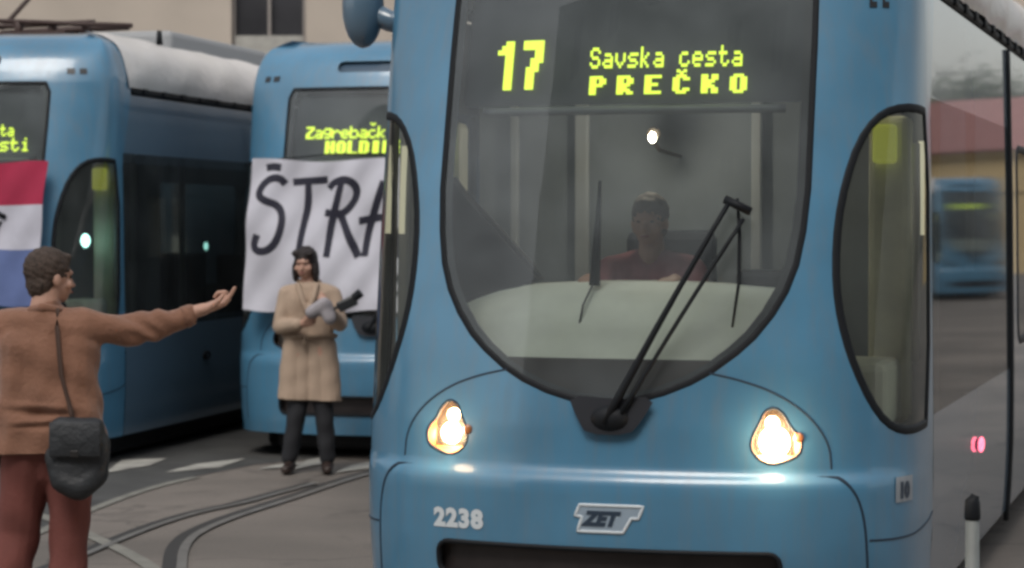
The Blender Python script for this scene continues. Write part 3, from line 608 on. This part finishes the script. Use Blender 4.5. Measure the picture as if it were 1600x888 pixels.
# ------------------------------------------------------------------ roof gear on the left tram
pg = empty('pantograph', (-4.43, 17.35, 0), -R(13)); pg.parent = None
pg.parent = tramC; pg.location = (0, 0, 0); pg.rotation_euler = (0, 0, 0)
MB().box((-.1, 2.2, 3.42), (.9, .8, .05)).build('base_frame', PANTO, pg)
for x_ in (-.45, -.15, .15, .45):
    MB().tube([(x_, 2.0, 3.40), (x_, 2.0, 3.47), (x_, 2.0, 3.54)], [.05, .035, .05], 10).build('insulator', PANTO, pg, True)
MB().tube([(-.4, 2.0, 3.50), (.1, 3.0, 3.62), (.45, 2.0, 3.52)], .022, 8).tube([(-.5, 2.0, 3.56), (.9, 1.9, 3.48)], .02, 8).tube([(-.4, 2.2, 3.46), (.75, 2.2, 3.50)], .03, 8).build('lower_arm', PANTO, pg, True)
MB().tube([(-.35, 2.1, 3.5), (-.3, 2.9, 4.0), (-.3, 3.4, 4.6)], .02, 8).build('upper_arm', PANTO, pg, True)
MB().tube([(1.02, 2.2, 3.34), (1.02, 2.2, 3.46)], [.03, .02], 10).build('roof_aerial', RUB, tramC, True)
for tr in (tramA, tramB, tramC):
    MB().box((0.1, 4.6, 3.46), (1.2, 2.6, .2), .05).build('roof_box', ROOFM, tr)

# ------------------------------------------------------------------ buildings
PLAST = mat('plaster', (.46, .40, .34), .9, noise=.10, nscale=.6, bump=.1, bscale=20)
PL2 = mat('plaster_yellow', (.50, .38, .20), .9, noise=.08, nscale=.6)
WINM = mat('window_dark', (.045, .045, .05), .25, noise=.3, nscale=1)
WFR = mat('window_frame', (.30, .27, .25), .6); BLIND = mat('blind', (.36, .35, .32), .8, noise=.12)
TILE = mat('roof_tile', (.27, .13, .12), .8, noise=.2, nscale=4)
def building(loc, rz, W, Hh, D, label, wallm, win, cols, rows, first, dx, dz, roofm=None, roofh=0):
    """win: (width, height); walls as panels round real window openings on the front face (local y = 0)"""
    r = empty('building', (*loc, 0), rz); tag(r, label, 'building')
    opens = [rrect(-W/2+first+i*dx, z, -W/2+first+i*dx+win[0], z+win[1], .01, 1) for i in range(cols) for z in rows]
    me = patch([(-W/2, 0), (W/2, 0), (W/2, Hh), (-W/2, Hh)], opens, 0, 6, 6, fn=lambda x, z: np.stack([x, 0*x, z], -1)); link('wall', me, wallm, r, False)
    MB().box((0, D/2+.3, Hh/2), (W, D, Hh-.01)).build('core', wallm, r)
    MB().box((0, -.10, Hh-.15), (W+.3, .25, .22)).box((0, -.04, 3.55), (W, .1, .14)).build('cornice', wallm, r)
    wm = None; im = None; bm_ = None
    for o in opens:
        o = np.array(o); cx = o[:, 0].mean(); z0 = o[:, 1].min(); ww, wh = win
        f = MB()
        for sx in (-1, 1): f.box((sx*(ww/2-.03), 0, 0), (.06, .06, wh))
        f.box((0, 0, wh/2-.03), (ww, .055, .06)).box((0, 0, -wh/2+.03), (ww, .055, .06)).box((0, 0, 0), (.05, .05, wh))
        if wm is None:
            wm = f.mesh(); im = MB().box((0, .10, 0), (ww+.1, .02, wh+.1)).mesh(); bm_ = MB().box((0, -.03, -wh/2+.20), (ww-.12, .02, .46)).mesh()
            rv = MB().box((-ww/2-.0, .1, 0), (.04, .26, wh)).box((ww/2, .1, 0), (.04, .26, wh)).box((0, -.0, -wh/2-.04), (ww+.16, .3, .07)).box((0, .1, wh/2), (ww, .26, .04)).mesh()
        w_ = link('window', wm, WFR, r, False); w_.location = (cx, .14, z0+wh/2)
        link('pane', im, WINM, w_, False); link('lower_panel', bm_, BLIND, w_, False); link('window_sill', rv, wallm, w_, False)
    if roofm:
        V = [(-W/2-.4, -.5, Hh), (W/2+.4, -.5, Hh), (W/2+.4, D+.9, Hh), (-W/2-.4, D+.9, Hh), (-W/2+1, D/2, Hh+roofh), (W/2-1, D/2, Hh+roofh)]
        link('roof', mk(V, [(0, 1, 5, 4), (1, 2, 5), (2, 3, 4, 5), (3, 0, 4)]), roofm, r, False)
    return r
# main facade behind the parked trams (front face towards the camera)
building((-8.0, 42.0), 0, 44, 14, 10, 'beige plastered building with dark windows behind the parked trams', PLAST, (1.35, 2.2), 6, (1.0, 4.85, 8.5), 24.9-5.75*3, 5.75, 0)
# street furniture beside the main tram: reached through the mirror of its side
ca, sa = math.cos(A0), math.sin(A0); nrm = Vector((ca, -sa, 0)); p0 = Vector((.375+1.25*ca+1.0*sa, 9.55-1.25*sa+1.0*ca, 0))
def mirror_pt(px, depth):
    v = Vector(((px-800)/3600*depth, depth, 0)); return v-2*(v-p0).dot(nrm)*nrm
q = mirror_pt(1525, 60)
tramD = make_tram((q.x, q.y), -R(52), 'distant blue tram on the square reflected in the side of the foreground tram', [('PRECKO', -.4, .5, 2.42, 2.52, .1, 1.06)], False)
q = mirror_pt(1560, 95); bq = building((q.x, q.y), -R(26), 44, 5.3, 9, 'low yellow building with red tiled roof reflected in the tram door', PL2, (1.0, 1.5), 10, (1.3,), 1.6, 4.3, 0, TILE, 2.4)
# buildings of the square behind the camera
building((17, -20), R(180)-R(6), 90, 26, 10, 'grey building across the square behind the viewer', mat('plaster_grey', (.24, .23, .22), .9), (1.3, 2.0), 19, (1, 4.6, 8.2, 11.8, 15.4, 19.0, 22.4), 3, 4.6, 0)
building((-40, 48), R(90), 40, 12, 10, 'tall brown building on the left side of the square', mat('plaster_brown', (.2, .17, .15), .9), (1.3, 2.0), 8, (1, 4.6, 8), 3, 4.6, 0)

# ------------------------------------------------------------------ trees beyond the yellow building
LEAF = mat('foliage', (.055, .075, .045), .8, noise=.5, nscale=2); BARK = mat('bark', (.07, .055, .045), .9, noise=.3)
def tree(x, y, h, label, seed):
    rnd = random.Random(seed); r = empty('tree', (x, y, 0)); tag(r, label, 'tree', 'trees behind the yellow building')
    mb = MB(); mb.tube([(0, 0, 0), (.1, 0, h*.25), (0, .1, h*.5), (.1, 0, h*.8)], [.28, .22, .15, .05], 8); ends = []
    for k in range(9):
        a = k*2.4; z = h*(.3+.05*k); e = Vector((math.cos(a)*h*.25, math.sin(a)*h*.25, z+h*.16)); mb.tube([(0, 0, z), e*.5+Vector((0, 0, z*.5+.2)), e], [.09, .06, .03], 6); ends.append(e)
    mb.build('trunk', BARK, r, True); V = []; Fc = []
    for k in range(2600):
        e = rnd.choice(ends+[Vector((0, 0, h*.85))]); d = Vector((rnd.gauss(0, 1), rnd.gauss(0, 1), rnd.gauss(0, .8)))*h*.085; c = e+d; s = rnd.uniform(.12, .26)
        u = Vector((rnd.gauss(0, 1), rnd.gauss(0, 1), rnd.gauss(0, 1))).normalized(); v = u.orthogonal().normalized(); b = len(V); V += [c+u*s, c+v*s*.6, c-u*s, c-v*s*.6]; Fc.append((b, b+1, b+2, b+3))
    link('crown', mk(V, Fc), LEAF, r, False)
for i, (px, dp, h, lb) in enumerate([(1475, 112, 9, 'broad dark tree nearest the end of the yellow building'), (1530, 116, 10.5, 'tallest dark tree beyond the red tiled roof'), (1590, 113, 9.5, 'dark rounded tree beyond the middle of the red roof')]):
    q = mirror_pt(px, dp); tree(q.x, q.y, h, lb, i)
bo = empty('bollard', (0, 0, 0)); tag(bo, 'slim white post with a black cap standing beside the foreground tram door', 'bollard')
bo.location = (1.860, 9.28, -.045)
MB().tube([(0, 0, 0), (0, 0, .02), (0, 0, .03), (0, 0, .70)], [.07, .07, .032, .028], 14).build('post', mat('post_white', (.17, .185, .18), .5, noise=.15), bo, True)
MB().tube([(0, 0, .70), (0, 0, .71), (0, 0, .775), (.012, 0, .80)], [.03, .034, .031, .018], 12).build('cap', RUB, bo, True)

# ------------------------------------------------------------------ people
def fuse(mb, voxel, smooth=4, fn=None, hem=None):
    me = mb.mesh(); o = bpy.data.objects.new('tmp', me); COL.objects.link(o)
    r = o.modifiers.new('r', 'REMESH'); r.mode = 'VOXEL'; r.voxel_size = voxel; r.use_smooth_shade = True
    if smooth: s = o.modifiers.new('s', 'SMOOTH'); s.iterations = smooth; s.factor = .5
    dg = bpy.context.evaluated_depsgraph_get(); out = bpy.data.meshes.new_from_object(o.evaluated_get(dg)); bpy.data.objects.remove(o)
    if fn:
        n = len(out.vertices); co = np.empty(n*3); out.vertices.foreach_get('co', co); co = co.reshape(-1, 3)
        no = np.array([v.normal[:] for v in out.vertices]); co = co+no*fn(co)[:, None]; out.vertices.foreach_set('co', co.ravel()); out.update()
    if hem is not None:   # the garment ends in a level hem, with the cloth turned in underneath
        bm = bmesh.new(); bm.from_mesh(out); bmesh.ops.bisect_plane(bm, geom=bm.verts[:]+bm.edges[:]+bm.faces[:], plane_co=(0, 0, hem), plane_no=(.04, .03, -1), clear_outer=True)
        be = [e for e in bm.edges if e.is_boundary]; g_ = bmesh.ops.extrude_edge_only(bm, edges=be); vs = [v for v in g_['geom'] if isinstance(v, bmesh.types.BMVert)]
        c = sum((v.co for v in vs), Vector())/len(vs)
        for v in vs: v.co = v.co+(c-v.co)*.12+Vector((0, 0, .02))
        bm.to_mesh(out); bm.free(); out.update()
    return out
def cap_(mb, pts, rs, sc=1.0):
    """chain of overlapping balls and tapered tubes (closed), fused later"""
    pts = [Vector(p) for p in pts]
    for p, r in zip(pts, rs): mb.ball(p, r, 2)
    for a, b, ra, rb in zip(pts, pts[1:], rs, rs[1:]):
        mb.tube([a, b], [ra, rb], 14)
def folds(amp, f=1.0):
    return lambda c: amp*(np.sin(c[:, 2]*38*f+c[:, 0]*17+3*np.sin(c[:, 1]*11))+.7*np.sin(c[:, 0]*43*f-c[:, 2]*13+2*np.sin(c[:, 2]*9))+.5*np.sin(c[:, 1]*37*f+c[:, 2]*29))*.5
SKIN = mat('skin', (.46, .27, .20), .55, noise=.08, nscale=20)
HAIRB = mat('hair_brown', (.060, .040, .030), .7, noise=.5, nscale=60, bump=.6, bscale=120)
HAIRD = mat('hair_dark', (.018, .012, .012), .6, noise=.3, nscale=60, bump=.5, bscale=120)
def head(mb, c, fwd, s=1.0):
    """skull, jaw, nose, ears, neck towards -z; c = centre of the head"""
    f = Vector(fwd).normalized(); sd_ = f.cross(Vector((0, 0, 1))).normalized(); u = sd_.cross(f).normalized(); Rm = Matrix((sd_, f, u)).transposed()
    P = lambda a, b, d: Vector(c)+(sd_*a+f*b+u*d)*s
    mb.ball(P(0, -.012, .025), .098*s, 3, (.80, 1.0, .95), Rm); mb.ball(P(0, .022, -.04), .072*s, 3, (.82, .95, 1.0), Rm); mb.ball(P(0, .05, -.085), .032*s, 2, (1.1, .9, .8), Rm)
    mb.ball(P(0, .092, -.018), .013*s, 2, (.9, 1.1, 1.6), Rm); mb.ball(P(0, .103, -.033), .014*s, 2, (1.1, 1, .8), Rm)
    mb.ball(P(0, .078, .022), .03*s, 2, (1.6, .6, .5), Rm); mb.ball(P(0, .088, -.062), .014*s, 2, (1.7, .7, .5), Rm)
    for k in (-1, 1): mb.ball(P(k*.080, -.008, -.012), .024*s, 2, (.4, .8, 1.25), Rm); mb.ball(P(k*.045, .06, -.03), .026*s, 2, (1, .8, .9), Rm)
    return P, Rm
def face_bits(P, Rm, parent, s=1.0):
    for k in (-1, 1): MB().ball(P(k*.031, .077, .004), .0095*s, 2, (1.2, .6, .7), Rm).build('eye', mat('eye', (.05, .035, .03), .3), parent, True)
    MB().ball(P(0, .097, -.063), .012*s, 2, (1.9, .5, .45), Rm).build('mouth', mat('lips', (.28, .09, .08), .5), parent, True)
def hair(P, Rm, parent, m, style, s=1.0):
    mb = MB(); mb.ball(P(0, -.022, .040), .106*s, 3, (.82, 1.0, .92), Rm)
    if style == 'short': mb.ball(P(0, -.055, -.02), .078*s, 3, (.95, .75, 1.0), Rm); mb.ball(P(0, .055, .088), .04*s, 2, (1.4, .9, .6), Rm)
    if style == 'bob':
        mb.ball(P(0, -.055, -.03), .09*s, 3, (1, .75, 1.25), Rm)
        for k in (-1, 1): mb.ball(P(k*.083, -.005, -.06), .038*s, 2, (.7, 1.2, 2.4), Rm); mb.ball(P(k*.05, .05, .085), .04*s, 2, (1.1, .9, .8), Rm)
    if style == 'short':   # cut the hair away from ears and face
        pass
    return link('hair', fuse(mb, .008, 3, lambda c: .0022*np.sin(c[:, 0]*150+c[:, 2]*70+3*np.sin(c[:, 1]*60))*np.sin(c[:, 1]*120-c[:, 2]*90)+.0012*np.sin(c[:, 2]*210+c[:, 0]*90)), m, parent)
def hand(mb, wrist, d, palm, side, s=1.0, pose='relaxed'):
    """d = direction of the hand, palm = palm normal, side = direction of the thumb"""
    d = Vector(d).normalized(); palm = Vector(palm).normalized(); side = Vector(side).normalized(); w_ = Vector(wrist)
    for a in (-.03, -.01, .01, .03):
        cap_(mb, [w_+side*a*.6*s, w_+(d*.045+side*a)*s, w_+(d*.09+side*a*1.05)*s], [.019*s, .017*s, .014*s])
    bends = {'relaxed': [(20, 30, 25)]*4, 'point': [(30, 8, 6), (75, 85, 55), (80, 88, 55), (82, 88, 55)], 'grip': [(50, 60, 40)]*4, 'offer': [(8, 22, 18), (30, 50, 35), (42, 62, 40), (50, 66, 40)]}[pose]
    for a, L, bd in zip((.032, .011, -.011, -.031), (.074, .082, .076, .060), bends):
        p = w_+(d*.088+side*a)*s; ang = 0; pts = [p]; rr = [.0105*s]
        for k, (b, fr) in enumerate(zip(bd, (.45, .32, .25))):
            ang += R(b); dv = d*math.cos(ang)+palm*math.sin(ang)+side*a*1.5; p = p+dv.normalized()*L*fr*s; pts.append(p); rr.append((.0098, .009, .0078)[k]*s)
        cap_(mb, pts, rr)
    p = w_+(d*.025+side*.035)*s; cap_(mb, [p, p+(d*.03+side*.028+palm*.01)*s, p+(d*.058+side*.036+palm*.022)*s, p+(d*.078+side*.030+palm*.035)*s], [.016*s, .0125*s, .011*s, .009*s])

def person(name_label, loc, rz):
    r = empty('person', (*loc, 0), rz); tag(r, name_label, 'person'); return r
# --- man, seen from behind, arm stretched to the right. local frame: +y = away from the camera, x = right
man = person('man in a brown jacket seen from behind, right arm stretched out', (-2.02, 10.05), 0)
hc = (.005, .02, 1.615); fw = (.80, .60, -.02)
b = MB(); P, Rm = head(b, hc, fw); cap_(b, [(-.01, .0, 1.56), (-.02, -.01, 1.46)], [.058, .068])
SH_R = (.155, -.02, 1.405); SH_L = (-.185, .03, 1.405); EL = (.42, .07, 1.405); WR = (.665, .10, 1.475)
cap_(b, [SH_R, EL, WR], [.048, .040, .028]); cap_(b, [SH_L, (-.20, .14, 1.16), (-.10, .30, 1.06)], [.045, .038, .03])
for a in (-.10, 0, .09): cap_(b, [(a*.9, 0, 1.32), (a*.85, 0, 1.1), (a*.9, 0, .92)], [.075, .075, .085])
cap_(b, [(.10, .0, .90), (.075, .02, .48), (.07, -.02, .08)], [.085, .058, .042]); cap_(b, [(-.10, 0, .90), (-.15, .05, .48), (-.20, .0, .08)], [.085, .058, .042])
for x_ in (.07, -.20): cap_(b, [(x_, -.03, .05), (x_+.06, .12, .035)], [.04, .03])
hand(b, WR, (.93, .1, .34), (-.30, -.15, .94), (-.1, -.95, -.2), 1.12, 'point')
hand(b, (-.10, .30, 1.06), (.5, .6, 0), (0, 0, -1), (1, -.5, 0), 1.0, 'relaxed')
body = link('body', fuse(b, .0055, 3), SKIN, man); face_bits(P, Rm, man)
h_ = MB(); 
hair(P, Rm, man, HAIRB, 'short', 1.0)
j = MB()
for a in (-.125, -.06, 0, .06, .115): cap_(j, [(a, 0, 1.35-abs(a)*.25), (a*.95, -.005, 1.15), (a*1.0, 0, .95), (a*1.05, 0, .84)], [.112, .108, .132, .135])
cap_(j, [(-.015, 0, 1.40), (-.19, .025, 1.395)], [.092, .092]); cap_(j, [(-.015, 0, 1.40), (.15, -.015, 1.40)], [.09, .086])
cap_(j, [(-.015, -.005, 1.44), (-.015, -.01, 1.475)], [.082, .074])
cap_(j, [SH_R, (.30, .035, 1.385), EL, (.52, .085, 1.42), (.60, .095, 1.45)], [.078, .068, .060, .055, .044]); cap_(j, [(.33, .04, 1.37), (.48, .08, 1.385)], [.055, .048])
cap_(j, [SH_L, (-.205, .14, 1.16), (-.11, .29, 1.07)], [.075, .062, .048])
JACK = mat('brown_jacket', (.235, .112, .068), .85, noise=.12, nscale=6, bump=.3, bscale=60, sheen=.3)
def jf(c):
    d = folds(.008)(c)+.006*np.sin(c[:, 2]*90+5*np.sin(c[:, 0]*14))*np.exp(-((c[:, 0]-.42)/.09)**2); z = c[:, 2]; d += np.where(c[:, 1] < .02, .012*np.exp(-((z-1.06+.06*c[:, 0])/.016)**2)-.016*np.exp(-((z-1.03+.06*c[:, 0])/.016)**2)+.012*np.exp(-((z-1.0-.10*c[:, 0])/.014)**2)-.010*np.exp(-((z-.975)/.012)**2), 0)*np.exp(-((c[:, 0]+.02)/.13)**2); return d
link('jacket', fuse(j, .009, 5, jf, .862), JACK, man)
co = MB(); cap_(co, [(-.075, -.035, 1.475), (-.015, -.075, 1.488), (.05, -.04, 1.475)], [.018, .022, .018]); link('collar', fuse(co, .006, 2), JACK, man)
MB().tube([(.575, .090, 1.437), (.612, .096, 1.452)], [.050, .047], 16).build('cuff', JACK, man, True)
t = MB(); cap_(t, [(-.095, 0, .90), (-.145, .045, .50), (-.20, 0, .12)], [.115, .092, .082]); cap_(t, [(.095, 0, .90), (.078, .02, .50), (.07, -.02, .12)], [.115, .088, .080]); cap_(t, [(-.08, -.01, .90), (.08, -.01, .90)], [.115, .115]); cap_(t, [(0, 0, .84), (-.01, 0, .78)], [.10, .08])
TRO = mat('rust_trousers', (.175, .055, .045), .85, noise=.15, nscale=6, bump=.2, bscale=70)
link('trousers', fuse(t, .010, 5, folds(.007, .8)), TRO, man)
for x_ in (.07, -.20):
    s_ = MB(); cap_(s_, [(x_, -.05, .055), (x_+.03, .05, .055), (x_+.07, .17, .045)], [.055, .052, .043]); link('shoe', fuse(s_, .008, 3), RUB, man)
bag = empty('shoulder_bag', (-2.02, 10.05, 0)); tag(bag, 'black soft shoulder bag hanging at the hip of the man in brown', 'bag')
bgm = MB(); bgm.box((.155, -.185, .87), (.24, .10, .30), .045); cap_(bgm, [(.07, -.18, .85), (.085, -.185, .75), (.16, -.185, .72), (.235, -.18, .78), (.25, -.18, .92)], [.055, .06, .06, .06, .045])
BAGM = mat('black_bag', (.020, .023, .027), .55, noise=.3, nscale=6, bump=.4, bscale=30)
link('pouch', fuse(bgm, .009, 6, folds(.010, .7)), BAGM, bag)
MB().box((.155, -.243, .93), (.22, .014, .15), .006, Matrix.Rotation(R(-6), 3, 'X')).build('flap', BAGM, bag, True)
MB().box((.155, -.254, .87), (.035, .012, .03), .004).build('buckle', STEEL, bag)
MB().tube([(.045, .13, 1.42), (.05, .04, 1.485), (.048, -.06, 1.475), (.055, -.112, 1.40), (.075, -.128, 1.2), (.12, -.15, 1.05), (.14, -.17, .98)], .012, 8, sx=.8).build('strap', mat('strap_brown', (.07, .04, .03), .8), bag, True)

# --- woman in a trench coat, facing the camera
wom = person('dark haired woman in a beige trench coat standing before the white banner', (-1.50, 17.06), R(180))
hc = (.03, .0, 1.555); b = MB(); P, Rm = head(b, hc, (.25, 1, -.08), .95); cap_(b, [(.02, -.02, 1.50), (.01, -.02, 1.38)], [.048, .056])
cap_(b, [(.16, 0, 1.34), (.20, .05, 1.08), (.03, .22, 1.12)], [.045, .036, .026]); cap_(b, [(-.16, 0, 1.34), (-.22, .05, 1.10), (-.16, .25, 1.22)], [.045, .036, .026])
for a in (-.08, .08): cap_(b, [(a, 0, 1.30), (a*.8, 0, 1.05), (a*1.1, 0, .88)], [.085, .075, .09])
LG = [(.15, .075), (-.13, -.085)]
for sgn, (fx, hx_) in zip((1, -1), LG): cap_(b, [(hx_, 0, .86), (hx_*1.25, .01, .46), (fx, 0, .08)], [.08, .052, .036]); cap_(b, [(fx, -.02, .05), (fx, .12, .035)], [.034, .028])
hand(b, (.03, .22, 1.12), (-.9, .2, .3), (0, -.8, .6), (0, .5, .9), .92, 'grip'); hand(b, (-.16, .25, 1.22), (.3, .4, .8), (.8, -.4, 0), (0, -.5, .8), .92, 'grip')
link('body', fuse(b, .007, 3), SKIN, wom); face_bits(P, Rm, wom, .95); hair(P, Rm, wom, HAIRD, 'bob', .97)
COAT = mat('trench_coat', (.40, .30, .225), .85, noise=.05, nscale=5, bump=.2, bscale=80)
j = MB()
for a in (-.10, -.04, .04, .10): cap_(j, [(a, 0, 1.30), (a*.95, 0, 1.08), (a*1.25, 0, .80), (a*1.35, 0, .50)], [.094, .084, .096, .108])
cap_(j, [(0, 0, 1.36), (.17, 0, 1.33)], [.075, .066]); cap_(j, [(0, 0, 1.36), (-.17, 0, 1.33)], [.075, .066])
cap_(j, [(.17, 0, 1.33), (.215, .04, 1.09), (.07, .20, 1.115)], [.066, .058, .048]); cap_(j, [(-.17, 0, 1.33), (-.23, .05, 1.11), (-.17, .225, 1.20)], [.066, .058, .048])
ct = link('trench_coat', fuse(j, .010, 5, folds(.0035), .545), COAT, wom)
k = MB(); cap_(k, [(.08, .065, 1.40), (.05, .10, 1.31), (.005, .12, 1.20)], [.022, .024, .018]); cap_(k, [(-.06, .065, 1.40), (-.04, .10, 1.31), (0, .12, 1.20)], [.022, .024, .018]); cap_(k, [(-.07, -.04, 1.42), (0, -.08, 1.43), (.08, -.04, 1.42)], [.02, .022, .02]); link('lapel', fuse(k, .007, 2), COAT, ct)
kb = MB(); kb.tube([(math.cos(a)*.192, math.sin(a)*.106, 1.02) for a in np.linspace(0, 2*math.pi, 25)], .018, 8); kb.tube([(.02, .11, 1.02), (.03, .135, .96)], .014, 6).build('belt', mat('coat_belt', (.31, .23, .165), .8), ct, True)
t = MB()
for sgn, (fx, hx_) in zip((1, -1), LG): cap_(t, [(hx_*.9, 0, .66), (hx_*1.25, .01, .46), (fx, 0, .12)], [.082, .072, .062])
link('trousers', fuse(t, .009, 4, folds(.004)), mat('black_trousers', (.015, .016, .020), .8), wom)
for fx in (.15, -.13):
    s_ = MB(); cap_(s_, [(fx, -.035, .055), (fx, .05, .05), (fx*1.1, .16, .04)], [.046, .044, .036]); link('shoe', fuse(s_, .007, 3), mat('brown_shoe', (.03, .018, .014), .5), wom)
# bundle and camera held by the woman
bun = MB(); cap_(bun, [(-.05, .26, 1.21), (-.13, .28, 1.26), (-.17, .27, 1.17)], [.055, .06, .055]); o = link('folded_cloth', fuse(bun, .008, 3, folds(.008)), mat('grey_cloth', (.33, .31, .33), .9, noise=.15, nscale=10))
o.location = (-1.50, 17.06, 0); o.rotation_euler = (0, 0, R(180)); tag(o, 'light grey folded bundle held in the hands of the woman in the trench coat', 'bundle')
cm = empty('camera_held', (-1.50, 17.06, 0), R(180)); cm.name = 'video_camera'; tag(cm, 'small dark video camera held up by the woman in the trench coat', 'camera')
MB().box((-.30, .30, 1.27), (.15, .07, .08), .015, Matrix.Rotation(R(25), 3, 'Y')).build('camera_body', BLACK, cm); MB().tube([(-.35, .31, 1.31), (-.40, .32, 1.35)], [.03, .034], 12).build('lens', RUB, cm); MB().tube([(-.16, .26, 1.22), (-.26, .29, 1.25)], .012, 8).build('grip', BLACK, cm)

# --- driver behind the windshield (local to the main tram, faces -y)
drv = person('tram driver in a dull red shirt seated behind the windshield', (.375, 9.55), -A0)
x0 = -.08; hc = (x0, 1.10, 1.86); b = MB(); P, Rm = head(b, hc, (0, -1, -.05)); cap_(b, [(x0, 1.13, 1.80), (x0, 1.15, 1.70)], [.055, .065])
for a in (-.1, 0, .1): cap_(b, [(x0+a, 1.17, 1.60), (x0+a*.8, 1.22, 1.36)], [.09, .10])
for s in (1, -1):
    cap_(b, [(x0+s*.19, 1.15, 1.64), (x0+s*.26, .98, 1.45), (x0+s*.20, .78, 1.60)], [.05, .04, .03]); cap_(b, [(x0+s*.1, 1.24, 1.32), (x0+s*.13, .92, 1.34), (x0+s*.12, .90, .90)], [.085, .06, .045])
    hand(b, (x0+s*.20, .78, 1.60), (-.2*s, -.9, -.1), (0, 0, -1), (-s, 0, 0), 1, 'relaxed')
link('body', fuse(b, .008, 3), SKIN, drv); face_bits(P, Rm, drv); hair(P, Rm, drv, mat('hair_grey', (.12, .10, .085), .8), 'short')
j = MB()
for a in (-.12, -.04, .04, .12): cap_(j, [(x0+a, 1.17, 1.60), (x0+a*.95, 1.22, 1.34)], [.105, .112])
for s in (1, -1): cap_(j, [(x0+s*.05, 1.16, 1.665), (x0+s*.19, 1.15, 1.64), (x0+s*.265, .98, 1.46), (x0+s*.22, .88, 1.53)], [.07, .068, .056, .045])
link('shirt', fuse(j, .010, 4, folds(.005)), mat('red_shirt', (.30, .12, .14), .85, noise=.2), drv)
t = MB()
for s in (1, -1): cap_(t, [(x0+s*.1, 1.24, 1.33), (x0+s*.14, .92, 1.35), (x0+s*.13, .90, .92)], [.11, .085, .065])
link('trousers', fuse(t, .012, 3), M['black_trousers'], drv)
